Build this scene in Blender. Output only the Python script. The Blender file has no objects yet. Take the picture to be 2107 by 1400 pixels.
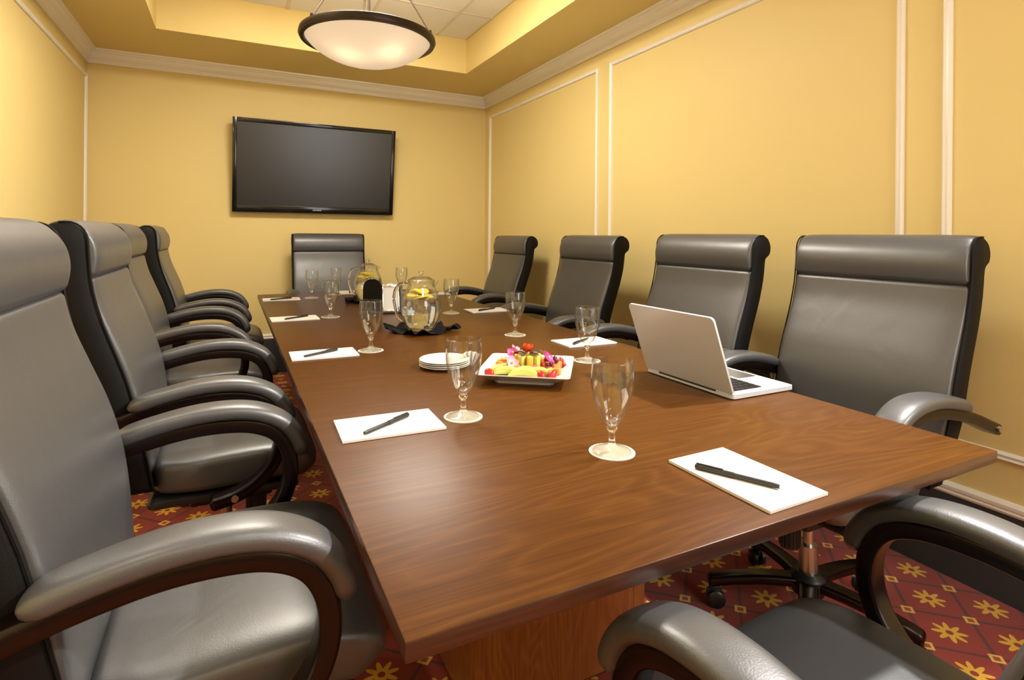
import bpy, bmesh, math, random
from mathutils import Vector, Matrix
from mathutils.geometry import tessellate_polygon
random.seed(7)
scene = bpy.context.scene
COL = scene.collection

# ------------------------------------------------------------------ camera
W, H = 2107.0, 1400.0
YAW, ROLL, FPX, CX, CY = 0.4639, 0.0086, 1155.85, 1053.5, 483.1
ZC, ZT = 1.16, 0.74
_c, _s, _cr, _sr = math.cos(YAW), math.sin(YAW), math.cos(ROLL), math.sin(ROLL)
_R0, _F, _U = Vector((_c, -_s, 0)), Vector((_s, _c, 0)), Vector((0, 0, 1))
CR = _R0 * _cr + _U * _sr
CU = _U * _cr - _R0 * _sr
CAMPOS = Vector((0, 0, ZC))
cam_d = bpy.data.cameras.new('camera')
cam = bpy.data.objects.new('camera', cam_d)
COL.objects.link(cam)
m = Matrix.Identity(4)
for i in range(3):
    m[i][0], m[i][1], m[i][2], m[i][3] = CR[i], CU[i], -_F[i], CAMPOS[i]
cam.matrix_world = m
cam_d.sensor_fit = 'HORIZONTAL'
cam_d.sensor_width = 36
cam_d.lens = FPX / W * 36
cam_d.shift_y = -(H / 2 - CY) / W
cam_d.clip_start = 0.02
scene.camera = cam

def onz(u, v, z=ZT):
    """point on the horizontal plane z seen at photo pixel u, v"""
    d = _F + CR * ((u - CX) / FPX) - CU * ((v - CY) / FPX)
    return CAMPOS + d * ((z - ZC) / d.z)

# ------------------------------------------------------------------ world, exposure, lights
scene.view_settings.view_transform = 'Standard'
scene.view_settings.look = 'None'
scene.view_settings.gamma = 1.0
scene.view_settings.exposure = 0.40
scene.view_settings.use_curve_mapping = False
scene.cycles.use_denoising = True
scene.cycles.max_bounces = 10
scene.cycles.transmission_bounces = 10
scene.cycles.transparent_max_bounces = 10
scene.cycles.sample_clamp_indirect = 6.0
world = bpy.data.worlds.new('world')
scene.world = world
world.use_nodes = True
world.node_tree.nodes['Background'].inputs[0].default_value = (0.9, 0.8, 0.65, 1)
world.node_tree.nodes['Background'].inputs[1].default_value = 0.1

WARM = (1.0, 0.93, 0.82)
FILL_PANELS = {(2, 2): 46.0, (1, 2): 9.0, (2, 7): 5.0}   # added fill panels in the ceiling, out of view: grid cell -> power
FILL_WINDOW_EMIT = 3.8        # glow of the added fill window behind the camera
FILL_SPOT_POWER = 290.0       # added unseen spots in the lowered border on the laptop side
FILL_CAN_POWER = 4.0          # added unseen downlights in the lowered ceiling border
BULB_POWER = 32.0

# ------------------------------------------------------------------ room numbers (metres)
XL, XR, YB, YF = -0.946, 2.222, 5.037, -1.35
ZS, ZTOP = 2.486, 2.7625                       # lowered border, tray ceiling
TRX0, TRX1, TRY0, TRY1 = -0.448, 1.727, -0.75, 4.321
TX0, TX1, TY0, TY1 = 0.163, 1.363, 0.563, 4.155  # table top

# ------------------------------------------------------------------ helpers
def link(o, parent=None):
    COL.objects.link(o)
    if parent is not None:
        o.parent = parent
    return o

def tag(o, label=None, cat=None, group=None, kind=None):
    if label: o['label'] = label
    if cat: o['category'] = cat
    if group: o['group'] = group
    if kind: o['kind'] = kind
    return o

def thing(name, label, cat, loc=(0, 0, 0), rz=0, group=None):
    o = bpy.data.objects.new(name, None)
    o.empty_display_size = 0.05
    link(o)
    o.location = loc
    o.rotation_euler = (0, 0, rz)
    return tag(o, label, cat, group)

def copy_tree(o, parent=None):
    c = o.copy()
    link(c)
    c.parent = parent
    for ch in o.children:
        copy_tree(ch, c)
    return c

class MB:
    """collects shapes, links them as one mesh object"""
    def __init__(s): s.v, s.f, s.mi = [], [], []
    def add(s, v, f, mi=0):
        o = len(s.v)
        s.v += [tuple(p) for p in v]
        s.f += [[i + o for i in q] for q in f]
        s.mi += [mi] * len(f)
        return s
    def xf(s, M):
        s.v = [tuple(M @ Vector(p)) for p in s.v]
        return s
    def build(s, name, mat, parent=None, smooth=True, ang=40, loc=None):
        me = bpy.data.meshes.new(name)
        me.from_pydata(s.v, [], s.f)
        bm = bmesh.new(); bm.from_mesh(me)
        bmesh.ops.recalc_face_normals(bm, faces=bm.faces)
        bm.to_mesh(me); bm.free()
        mats = mat if isinstance(mat, (list, tuple)) else [mat]
        for q in mats: me.materials.append(q)
        if len(mats) > 1: me.polygons.foreach_set('material_index', s.mi)
        if smooth:
            me.polygons.foreach_set('use_smooth', [True] * len(me.polygons))
            me.set_sharp_from_angle(angle=math.radians(ang))
        me.update()
        o = bpy.data.objects.new(name, me)
        link(o, parent)
        if loc is not None: o.location = loc
        return o
    # shapes
    def box(s, c, d, bev=0.0, seg=2, M=None, mi=0):
        bm = bmesh.new()
        bmesh.ops.create_cube(bm, size=1)
        bmesh.ops.scale(bm, vec=d, verts=bm.verts)
        if bev > 0:
            bmesh.ops.bevel(bm, geom=list(bm.edges), offset=bev, segments=seg, profile=0.5, affect='EDGES')
        if M is not None: bmesh.ops.transform(bm, matrix=M, verts=bm.verts)
        bmesh.ops.translate(bm, vec=c, verts=bm.verts)
        bm.verts.index_update()
        s.add([v.co[:] for v in bm.verts], [[v.index for v in f.verts] for f in bm.faces], mi)
        bm.free()
        return s
    def bb(s, a, b, bev=0.0, seg=2, mi=0):
        c = [(p + q) / 2 for p, q in zip(a, b)]
        return s.box(c, [abs(q - p) for p, q in zip(a, b)], bev, seg, None, mi)
    def lathe(s, prof, n=32, c=(0, 0, 0), M=None, mi=0):
        """prof: (r, z) list; r = 0 closes to a point"""
        vs, fs, rings = [], [], []
        for r, z in prof:
            if r < 1e-6:
                rings.append([len(vs)]); vs.append(Vector((0, 0, z)))
            else:
                rings.append(list(range(len(vs), len(vs) + n)))
                vs += [Vector((r * math.cos(2 * math.pi * k / n), r * math.sin(2 * math.pi * k / n), z)) for k in range(n)]
        for a, b in zip(rings, rings[1:]):
            for k in range(n):
                k2 = (k + 1) % n
                if len(a) == 1 and len(b) == 1: continue
                if len(a) == 1: fs.append([a[0], b[k], b[k2]])
                elif len(b) == 1: fs.append([a[k], a[k2], b[0]])
                else: fs.append([a[k], a[k2], b[k2], b[k]])
        if M is not None: vs = [M @ p for p in vs]
        c = Vector(c)
        return s.add([p + c for p in vs], fs, mi)
    def cyl(s, a, b, r, n=16, r2=None, mi=0):
        a, b = Vector(a), Vector(b)
        d = b - a
        q = d.to_track_quat('Z', 'Y').to_matrix().to_4x4()
        L = d.length
        r2 = r if r2 is None else r2
        return s.lathe([(0, 0), (r, 0), (r2, L), (0, L)], n, a, q, mi)
    def tube(s, pts, r, n=8, closed=False, mi=0):
        pts = [Vector(p) for p in pts]
        N = len(pts)
        vs, fs = [], []
        up = Vector((0, 0, 1))
        for i, p in enumerate(pts):
            if closed: t = (pts[(i + 1) % N] - pts[i - 1]).normalized()
            else: t = (pts[min(i + 1, N - 1)] - pts[max(i - 1, 0)]).normalized()
            a = t.cross(up)
            if a.length < 1e-3: a = t.cross(Vector((1, 0, 0)))
            a.normalize(); b = a.cross(t).normalized()
            rr = r[i] if isinstance(r, (list, tuple)) else r
            for k in range(n):
                th = 2 * math.pi * k / n
                vs.append(p + (a * math.cos(th) + b * math.sin(th)) * rr)
        for i in range(N if closed else N - 1):
            for k in range(n):
                j, k2 = (i + 1) % N, (k + 1) % n
                fs.append([i * n + k, i * n + k2, j * n + k2, j * n + k])
        if not closed:
            fs.append(list(range(n))); fs.append(list(range((N - 1) * n, N * n)))
        return s.add(vs, fs, mi)
    def loft(s, st, n=32, e=4.0, mi=0):
        """st: (centre, half axis A, half axis B) stations, superellipse sections"""
        vs, fs = [], []
        for c, A, B in st:
            for k in range(n):
                th = 2 * math.pi * k / n
                ca, sa = math.cos(th), math.sin(th)
                x = math.copysign(abs(ca) ** (2 / e), ca); y = math.copysign(abs(sa) ** (2 / e), sa)
                vs.append(c + A * x + B * y)
        N = len(st)
        for i in range(N - 1):
            for k in range(n):
                k2 = (k + 1) % n
                fs.append([i * n + k, i * n + k2, (i + 1) * n + k2, (i + 1) * n + k])
        for i, base in ((0, 0), (N - 1, (N - 1) * n)):
            vs.append(st[i][0]); ci = len(vs) - 1
            for k in range(n): fs.append([ci, base + k, base + (k + 1) % n])
        return s.add(vs, fs, mi)
    def prism(s, poly, z0, z1, mi=0):
        n = len(poly)
        vs = [(x, y, z0) for x, y in poly] + [(x, y, z1) for x, y in poly]
        fs = [list(range(n)), list(range(n, 2 * n))] + [[k, (k + 1) % n, n + (k + 1) % n, n + k] for k in range(n)]
        return s.add(vs, fs, mi)

def smooth_path(pts, sub=6):
    """Catmull-Rom through 2-D or 3-D points"""
    P = [Vector(p) for p in pts]
    out = []
    for i in range(len(P) - 1):
        p0, p1, p2, p3 = P[max(i - 1, 0)], P[i], P[i + 1], P[min(i + 2, len(P) - 1)]
        for k in range(sub):
            t = k / sub
            out.append(0.5 * ((2 * p1) + (p2 - p0) * t + (2 * p0 - 5 * p1 + 4 * p2 - p3) * t * t + (3 * p1 - p0 - 3 * p2 + p3) * t ** 3))
    out.append(P[-1])
    return out

def path_stations(pts, yc, hw, ht, r0=0.02, r1=0.02, sub=6, lat=None):
    """sections along a path of (x, z) points in the plane y = yc; hw across y, ht along the path normal; ends rounded over r0, r1"""
    P = smooth_path([(x, z) for x, z in pts], sub)
    L = [0.0]
    for a, b in zip(P, P[1:]): L.append(L[-1] + (b - a).length)
    tot = L[-1]
    # refine ends
    samples = []
    def at(d):
        for i in range(len(P) - 1):
            if d <= L[i + 1] or i == len(P) - 2:
                t = (d - L[i]) / max(1e-9, L[i + 1] - L[i])
                return P[i].lerp(P[i + 1], t), (P[i + 1] - P[i])
    ds = set()
    for k in range(1, 7):
        if r0 > 0: ds.add(r0 * (1 - math.cos(math.pi / 2 * k / 6)))
        if r1 > 0: ds.add(tot - r1 * (1 - math.cos(math.pi / 2 * k / 6)))
    if r0 > 0: ds.add(r0 * 0.004)
    else: ds.add(0.0)
    if r1 > 0: ds.add(tot - r1 * 0.004)
    else: ds.add(tot)
    for d in L:
        if d > r0 * 1.05 and d < tot - r1 * 1.05: ds.add(d)
    st = []
    for d in sorted(ds):
        p, _ = at(d)
        pa, _ = at(max(0, d - 0.004)); pb, _ = at(min(tot, d + 0.004))
        t = (pb - pa).normalized()
        nrm = Vector((-t.y, t.x))
        k = 1.0
        if r0 > 0 and d < r0: k = math.sqrt(max(0.0, 1 - (1 - d / r0) ** 2))
        if r1 > 0 and d > tot - r1: k = min(k, math.sqrt(max(0.0, 1 - (1 - (tot - d) / r1) ** 2)))
        u = d / tot
        h = hw(u) if callable(hw) else hw
        tt = ht(u) if callable(ht) else ht
        kw = 1 - (1 - k) * min(1.0, (tt if lat is None else lat) / h)
        st.append((Vector((p.x, yc, p.y)), Vector((0, h * kw, 0)), Vector((nrm.x, 0, nrm.y)) * tt * max(k, 0.02)))
    return st

# ------------------------------------------------------------------ materials
def mat(name, col=(0.5, 0.5, 0.5), rough=0.5, **kw):
    mt = bpy.data.materials.new(name)
    mt.use_nodes = True
    b = mt.node_tree.nodes['Principled BSDF']
    b.inputs['Base Color'].default_value = (*col, 1)
    b.inputs['Roughness'].default_value = rough
    for k, v in kw.items():
        b.inputs[k.replace('_', ' ')].default_value = v
    return mt

class NT:
    """small node-expression helper"""
    def __init__(s, mt): s.t = mt.node_tree; s.n = s.t.nodes; s.l = s.t.links; s.bsdf = s.n['Principled BSDF']
    def node(s, typ, **kw):
        n = s.n.new(typ)
        for k, v in kw.items(): setattr(n, k, v)
        return n
    def put(s, sock, v):
        if isinstance(v, (int, float)): sock.default_value = v
        elif isinstance(v, tuple): sock.default_value = v
        else: s.l.new(v, sock)
    def m(s, op, a, b=0.0, c=0.0):
        n = s.node('ShaderNodeMath', operation=op)
        s.put(n.inputs[0], a); s.put(n.inputs[1], b); s.put(n.inputs[2], c)
        return n.outputs[0]
    def coord(s, which='Object'): return s.node('ShaderNodeTexCoord').outputs[which]
    def mapping(s, vec, scale=(1, 1, 1), loc=(0, 0, 0), rot=(0, 0, 0)):
        n = s.node('ShaderNodeMapping')
        s.l.new(vec, n.inputs[0]); n.inputs[1].default_value = loc; n.inputs[2].default_value = rot; n.inputs[3].default_value = scale
        return n.outputs[0]
    def noise(s, vec, scale=5, detail=4, rough=0.5, dist=0.0):
        n = s.node('ShaderNodeTexNoise')
        s.l.new(vec, n.inputs['Vector'])
        n.inputs['Scale'].default_value = scale; n.inputs['Detail'].default_value = detail
        n.inputs['Roughness'].default_value = rough; n.inputs['Distortion'].default_value = dist
        return n.outputs['Fac']
    def mix(s, f, a, b):
        n = s.node('ShaderNodeMix', data_type='RGBA')
        s.put(n.inputs[0], f)
        for sock, v in ((n.inputs[6], a), (n.inputs[7], b)):
            if isinstance(v, tuple): sock.default_value = (*v, 1) if len(v) == 3 else v
            else: s.l.new(v, sock)
        return n.outputs[2]
    def ramp(s, f, stops):
        n = s.node('ShaderNodeValToRGB')
        s.l.new(f, n.inputs[0])
        e = n.color_ramp.elements
        while len(e) < len(stops): e.new(0.5)
        for q, (p, c) in zip(e, stops): q.position = p; q.color = (*c, 1)
        return n.outputs[0]
    def bump(s, h, strength=0.1, dist=0.01):
        n = s.node('ShaderNodeBump')
        n.inputs['Strength'].default_value = strength; n.inputs['Distance'].default_value = dist
        s.l.new(h, n.inputs['Height']); s.l.new(n.outputs[0], s.bsdf.inputs['Normal'])
    def color(s, c): s.l.new(c, s.bsdf.inputs['Base Color'])

def wood_mat(name, dark, mid, light, axis='x', rough=0.3, coat=0.25, scale=1.0, spec=0.5):
    mt = mat(name, mid, rough, Specular_IOR_Level=spec, Coat_Weight=coat, Coat_Roughness=0.25)
    t = NT(mt)
    co = t.coord()
    sc = {'x': (0.8, 4.5, 4.5), 'y': (4.5, 0.8, 4.5), 'z': (4.5, 4.5, 0.8)}[axis]
    v = t.mapping(co, tuple(q * scale for q in sc))
    n1 = t.noise(v, 1.1, 2, 0.45, 0.5)
    rings = t.m('FRACT', t.m('MULTIPLY', n1, 26.0))
    tri = t.m('POWER', t.m('ABSOLUTE', t.m('SUBTRACT', t.m('MULTIPLY', rings, 2.0), 1.0)), 2.0)
    sf = {'x': (3, 150, 150), 'y': (150, 3, 150), 'z': (150, 150, 3)}[axis]
    fine = t.noise(t.mapping(co, tuple(q * scale for q in sf)), 1.0, 4, 0.65)
    broad = t.noise(v, 0.35, 2, 0.5)
    f = t.m('ADD', t.m('ADD', t.m('MULTIPLY', tri, 0.15), t.m('MULTIPLY', fine, 0.62)), t.m('MULTIPLY', broad, 0.30))
    c = t.ramp(f, [(0.22, dark), (0.52, mid), (0.85, light)])
    t.color(c)
    t.bump(fine, 0.06, 0.002)
    return mt

def leather_mat(name, col, rough=0.36, spec=0.7, coat=0.2):
    mt = mat(name, col, rough, Specular_IOR_Level=spec, Coat_Weight=coat, Coat_Roughness=0.3)
    t = NT(mt)
    co = t.coord()
    v = t.node('ShaderNodeTexVoronoi'); v.inputs['Scale'].default_value = 420
    t.l.new(co, v.inputs['Vector'])
    wr = t.noise(co, 6.5, 2, 0.45, 1.2)
    h = t.m('ADD', t.m('MULTIPLY', v.outputs['Distance'], 0.10), t.m('MULTIPLY', wr, 1.3))
    t.bump(h, 0.16, 0.008)
    return mt

def glass_mat(name, col=(1, 1, 1), ior=1.45, rough=0.0):
    return mat(name, col, rough, Transmission_Weight=1.0, IOR=ior)

M = {}
# painted walls: very fine orange-peel relief
def paint(name, col):
    mt = mat(name, col, 0.55, Specular_IOR_Level=0.3)
    t = NT(mt)
    t.bump(t.noise(t.coord(), 260, 2), 0.06, 0.002)
    return mt
M['wall'] = paint('yellow_paint', (0.715, 0.565, 0.235))
M['soffit'] = M['wall']
M['white_trim'] = mat('cream_trim_paint', (0.82, 0.77, 0.69), 0.35)
M['tile'] = mat('acoustic_tile', (0.74, 0.72, 0.68), 0.9)
t = NT(M['tile']); t.bump(t.noise(t.coord(), 190, 3, 0.7), 0.35, 0.004)
M['grid'] = mat('ceiling_grid_metal', (0.62, 0.56, 0.46), 0.5)
M['charcoal'] = mat('charcoal_wall_base', (0.035, 0.035, 0.038), 0.9)
t = NT(M['charcoal']); t.bump(t.noise(t.coord(), 300, 2), 0.4, 0.003)
M['table'] = wood_mat('table_veneer', (0.040, 0.0120, 0.0020), (0.078, 0.0270, 0.0040), (0.115, 0.046, 0.0085), 'x', 0.34, 0.04, spec=0.10)
M['table_edge'] = wood_mat('table_edge_veneer', (0.022, 0.007, 0.004), (0.05, 0.016, 0.008), (0.09, 0.032, 0.014), 'x', 0.3, 0.3)
M['oak'] = wood_mat('oak_pedestal', (0.16, 0.05, 0.016), (0.33, 0.12, 0.04), (0.45, 0.19, 0.07), 'z', 0.4, 0.1)
M['leather'] = leather_mat('black_leather', (0.052, 0.052, 0.053), 0.42, 0.8, 0.3)
M['leather_side'] = leather_mat('black_leather_side', (0.005, 0.0045, 0.0045), 0.6, 0.18, 0.0)
M['mahogany'] = wood_mat('dark_mahogany', (0.002, 0.0006, 0.0006), (0.005, 0.0012, 0.001), (0.012, 0.003, 0.0022), 'x', 0.25, 0.08, 2.0, spec=0.3)
M['black_plastic'] = mat('black_plastic', (0.012, 0.012, 0.013), 0.35)
M['black_gloss'] = mat('gloss_black_bezel', (0.006, 0.006, 0.007), 0.12)
M['screen'] = mat('dark_screen', (0.010, 0.010, 0.010), 0.28, Specular_IOR_Level=0.7)
M['steel'] = mat('brushed_steel', (0.55, 0.54, 0.52), 0.3, Metallic=1.0)
M['chrome'] = mat('chrome', (0.75, 0.75, 0.75), 0.12, Metallic=1.0)
M['aluminium'] = mat('laptop_aluminium', (0.62, 0.65, 0.70), 0.36, Metallic=0.3)
M['bronze'] = mat('dark_bronze', (0.035, 0.022, 0.013), 0.4, Metallic=0.6)
M['paper'] = mat('white_paper', (0.72, 0.69, 0.63), 0.7)
M['ink'] = mat('faded_red_ink', (0.60, 0.42, 0.39), 0.8)
M['ink_grey'] = mat('pale_grey_ink', (0.52, 0.50, 0.46), 0.8)
M['pen'] = mat('pen_barrel', (0.022, 0.020, 0.017), 0.35)
M['china'] = mat('white_china', (0.74, 0.72, 0.68), 0.18, Coat_Weight=0.4)
M['coaster'] = mat('paper_coaster', (0.50, 0.46, 0.38), 0.8)
t = NT(M['coaster'])
g = t.coord(); sx = t.node('ShaderNodeSeparateXYZ'); t.l.new(g, sx.inputs[0])
rr = t.m('SQRT', t.m('ADD', t.m('POWER', sx.outputs[0], 2.0), t.m('POWER', sx.outputs[1], 2.0)))
ring = t.m('LESS_THAN', t.m('ABSOLUTE', t.m('SUBTRACT', rr, 0.0385)), 0.0007)
t.color(t.mix(ring, (0.50, 0.46, 0.38), (0.30, 0.20, 0.10)))
def thin_glass(name, rough=0.0, tint=(1, 1, 1)):
    mt = bpy.data.materials.new(name); mt.use_nodes = True
    nt = mt.node_tree; nt.nodes.clear()
    out = nt.nodes.new('ShaderNodeOutputMaterial'); tp = nt.nodes.new('ShaderNodeBsdfTransparent'); gl = nt.nodes.new('ShaderNodeBsdfGlossy')
    lw = nt.nodes.new('ShaderNodeLayerWeight'); mx = nt.nodes.new('ShaderNodeMixShader')
    pw = nt.nodes.new('ShaderNodeMath'); pw.operation = 'POWER'; pw.inputs[1].default_value = 2.6
    ma = nt.nodes.new('ShaderNodeMath'); ma.operation = 'MULTIPLY_ADD'; ma.inputs[1].default_value = 0.85; ma.inputs[2].default_value = 0.06
    lw.inputs[0].default_value = 0.5
    tp.inputs[0].default_value = (*tint, 1); gl.inputs['Roughness'].default_value = rough
    nt.links.new(lw.outputs['Facing'], pw.inputs[0]); nt.links.new(pw.outputs[0], ma.inputs[0]); nt.links.new(ma.outputs[0], mx.inputs[0])
    nt.links.new(tp.outputs[0], mx.inputs[1]); nt.links.new(gl.outputs[0], mx.inputs[2]); nt.links.new(mx.outputs[0], out.inputs[0])
    return mt
M['glass'] = thin_glass('clear_thin_glass', 0.02, (0.98, 0.985, 0.98))
M['solid_glass'] = glass_mat('clear_solid_glass')
M['water'] = glass_mat('water', (0.98, 1, 1), 1.33)
M['lemon'] = mat('lemon_flesh', (0.70, 0.60, 0.13), 0.35, Subsurface_Weight=0.1)
M['lemon_rind'] = mat('lemon_rind', (0.80, 0.58, 0.03), 0.4)
M['black_cloth'] = mat('black_napkin_cloth', (0.007, 0.0065, 0.008), 0.9, Specular_IOR_Level=0.15)
M['bulb'] = mat('lit_bulb', (1, 1, 1), 0.5, Emission_Color=(1, 0.86, 0.62, 1), Emission_Strength=18.0)
M['fill_diffuser'] = mat('fill_light_diffuser', (0.9, 0.9, 0.85), 0.6, Emission_Color=(*WARM, 1), Emission_Strength=3.0)  # glowing face of the added ceiling fill lights
# frosted bowl: a backlit translucent glass
mt = bpy.data.materials.new('frosted_bowl_glass'); mt.use_nodes = True
nt = mt.node_tree; nt.nodes.clear()
out = nt.nodes.new('ShaderNodeOutputMaterial'); tr = nt.nodes.new('ShaderNodeBsdfTranslucent'); df = nt.nodes.new('ShaderNodeBsdfDiffuse')
gl = nt.nodes.new('ShaderNodeBsdfGlossy'); em = nt.nodes.new('ShaderNodeEmission')
m1 = nt.nodes.new('ShaderNodeMixShader'); m2 = nt.nodes.new('ShaderNodeMixShader'); ad = nt.nodes.new('ShaderNodeAddShader')
tr.inputs[0].default_value = (0.020, 0.0175, 0.0145, 1); df.inputs[0].default_value = (0.85, 0.77, 0.66, 1)
gl.inputs['Roughness'].default_value = 0.15
m1.inputs[0].default_value = 0.25; m2.inputs[0].default_value = 0.04
em.inputs[0].default_value = (1.0, 0.68, 0.42, 1); em.inputs[1].default_value = 0.30
nt.links.new(tr.outputs[0], m1.inputs[1]); nt.links.new(df.outputs[0], m1.inputs[2])
nt.links.new(m1.outputs[0], m2.inputs[1]); nt.links.new(gl.outputs[0], m2.inputs[2])
nt.links.new(m2.outputs[0], ad.inputs[0]); nt.links.new(em.outputs[0], ad.inputs[1]); nt.links.new(ad.outputs[0], out.inputs[0])
M['bowl'] = mt
BOWL_EM = em

# carpet: red ground, maroon diamond lattice, yellow flowers and small lozenges
mt = mat('red_patterned_carpet', (0.3, 0.02, 0.01), 0.95, Sheen_Weight=0.2)
t = NT(mt)
sx = t.node('ShaderNodeSeparateXYZ'); t.l.new(t.coord(), sx.inputs[0])
u = t.m('DIVIDE', t.m('SUBTRACT', sx.outputs[0], 2.136), 0.1182)
v = t.m('DIVIDE', t.m('SUBTRACT', sx.outputs[1], 1.012), 0.1145)
a = t.m('MULTIPLY', t.m('ADD', u, v), 0.5); b = t.m('MULTIPLY', t.m('SUBTRACT', u, v), 0.5)
fa = t.m('SUBTRACT', a, t.m('ROUND', a)); fb = t.m('SUBTRACT', b, t.m('ROUND', b))
aa, ab = t.m('ABSOLUTE', fa), t.m('ABSOLUTE', fb)
line = t.m('LESS_THAN', t.m('MINIMUM', aa, ab), 0.028)
core = t.m('LESS_THAN', t.m('ABSOLUTE', t.m('SUBTRACT', t.m('MINIMUM', aa, ab), 0.012)), 0.004)
loz = t.m('MAXIMUM', aa, ab)
lozring = t.m('MULTIPLY', t.m('LESS_THAN', loz, 0.10), t.m('GREATER_THAN', loz, 0.052))
lozin = t.m('LESS_THAN', loz, 0.10)
ga = t.m('SUBTRACT', t.m('FRACT', a), 0.5); gb = t.m('SUBTRACT', t.m('FRACT', b), 0.5)
du = t.m('ADD', ga, gb); dv = t.m('SUBTRACT', ga, gb)
r = t.m('SQRT', t.m('ADD', t.m('MULTIPLY', du, du), t.m('MULTIPLY', dv, dv)))
th = t.m('ARCTAN2', dv, du)
pet = t.m('ADD', 0.29, t.m('MULTIPLY', t.m('COSINE', t.m('MULTIPLY', th, 8.0)), 0.11))
flower = t.m('MULTIPLY', t.m('LESS_THAN', r, pet), t.m('GREATER_THAN', r, 0.085))
wv = t.noise(t.coord(), 420, 2, 0.6)
red = t.ramp(wv, [(0.25, (0.17, 0.008, 0.005)), (0.75, (0.36, 0.028, 0.012))])
c = t.mix(line, red, (0.045, 0.004, 0.006))
c = t.mix(core, c, (0.16, 0.05, 0.03))
c = t.mix(lozin, c, (0.32, 0.05, 0.012))
c = t.mix(lozring, c, (0.72, 0.42, 0.075))
c = t.mix(flower, c, t.ramp(wv, [(0.2, (0.62, 0.30, 0.012)), (0.8, (0.82, 0.50, 0.03))]))
t.color(c)
t.bump(wv, 0.5, 0.003)
M['carpet'] = mt

# ------------------------------------------------------------------ room shell
def struct(o, label, cat): return tag(o, label, cat, kind='structure')
T = 0.12
struct(MB().bb((XL - T, YF - T, -0.1), (XR + T, YB + T, 0)).build('floor', M['carpet'], smooth=False),
       'red carpet with a maroon diamond lattice and yellow flowers', 'floor')
struct(MB().bb((XL - T, YF - T, 0), (XL, YB + T, 3.0)).build('wall_left', M['wall'], smooth=False), 'yellow painted wall behind the chair row facing the laptop', 'wall')
struct(MB().bb((XR, YF - T, 0), (XR + T, YB + T, 3.0)).build('wall_right', M['wall'], smooth=False), 'yellow painted wall with framed panels behind the laptop', 'wall')
struct(MB().bb((XL, YB, 0), (XR, YB + T, 3.0)).build('wall_back', M['wall'], smooth=False), 'plain yellow painted wall carrying the television', 'wall')
struct(MB().bb((XL, YF - T, 0), (XR, YF, 3.0)).build('wall_front', M['wall'], smooth=False), 'yellow painted wall opposite the television', 'wall')
# lowered ceiling border and the sides of the tray
ce = MB()
ce.bb((XL, YF, ZS), (TRX0, YB, ZTOP + 0.1)).bb((TRX1, YF, ZS), (XR, YB, ZTOP + 0.1))
ce.bb((TRX0, TRY1, ZS), (TRX1, YB, ZTOP + 0.1)).bb((TRX0, YF, ZS), (TRX1, TRY0, ZTOP + 0.1))
ce.bb((TRX0, TRY0, ZTOP + 0.05), (TRX1, TRY1, ZTOP + 0.1))
ceiling = struct(ce.build('ceiling', M['soffit'], smooth=False), 'yellow lowered ceiling border around a raised tray', 'ceiling')
xs = [TRX0, -0.211, 0.349, 0.906, 1.466, TRX1]
ys = [TRY1]
y = 3.804
while y > TRY0 + 0.02: ys.append(y); y -= 0.56
ys.append(TRY0)
panel_spots = []
for i in range(len(xs) - 1):
    for j in range(len(ys) - 1):
        x0, x1, y1, y0 = xs[i], xs[i + 1], ys[j], ys[j + 1]
        if (i, j) in FILL_PANELS:
            panel_spots.append((x0, x1, y0, y1, FILL_PANELS[(i, j)])); continue
        g = 0.004
        MB().bb((x0 + g, y0 + g, ZTOP + 0.002), (x1 - g, y1 - g, ZTOP + 0.02), 0.003, 1).build('ceiling_tile', M['tile'], ceiling, smooth=False)
for x in xs[1:-1]:
    MB().bb((x - 0.010, TRY0, ZTOP - 0.004), (x + 0.010, TRY1, ZTOP + 0.006)).build('grid_bar', M['grid'], ceiling, smooth=False)
for y in ys[1:-1]:
    MB().bb((TRX0, y - 0.010, ZTOP - 0.003), (TRX1, y + 0.010, ZTOP + 0.005)).build('grid_bar', M['grid'], ceiling, smooth=False)

# crown moulding: one mitred length for each wall
CROWN = [(0.0, 2.385), (0.012, 2.385), (0.014, 2.397), (0.008, 2.402), (0.010, 2.412), (0.022, 2.424), (0.030, 2.440),
         (0.034, 2.455), (0.044, 2.462), (0.048, 2.470), (0.062, 2.474), (0.064, ZS), (0.0, ZS)]
def run(prof, a, b, inw, mit=True):
    """extrude profile (distance from wall, z) from a to b (xy), inw = unit vector into the room; ends mitred at 45 degrees"""
    a, b, inw = Vector(a), Vector(b), Vector(inw)
    d = (b - a).normalized()
    n = len(prof)
    vs = []
    for p, sgn in ((a, 1), (b, -1)):
        for q, z in prof:
            w = p + inw * q + (d * q * sgn if mit else Vector((0, 0)))
            vs.append((w.x, w.y, z))
    fs = [[k, (k + 1) % n, n + (k + 1) % n, n + k] for k in range(n)] + [list(range(n)), list(range(n, 2 * n))]
    return vs, fs
WALLS = [('left', (XL, YF), (XL, YB), (1, 0), 'the chair row facing the laptop'), ('back', (XL, YB), (XR, YB), (0, -1), 'the television'),
         ('right', (XR, YB), (XR, YF), (-1, 0), 'the framed panels behind the laptop'), ('front', (XR, YF), (XL, YF), (0, 1), 'the wall opposite the television')]
BASE = [(0.0, 0.0), (0.014, 0.0), (0.014, 0.288), (0.0, 0.288)]
CAP = [(0.0, 0.284), (0.016, 0.284), (0.020, 0.292), (0.016, 0.300), (0.020, 0.303), (0.021, 0.314), (0.014, 0.322), (0.0, 0.324)]
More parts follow.
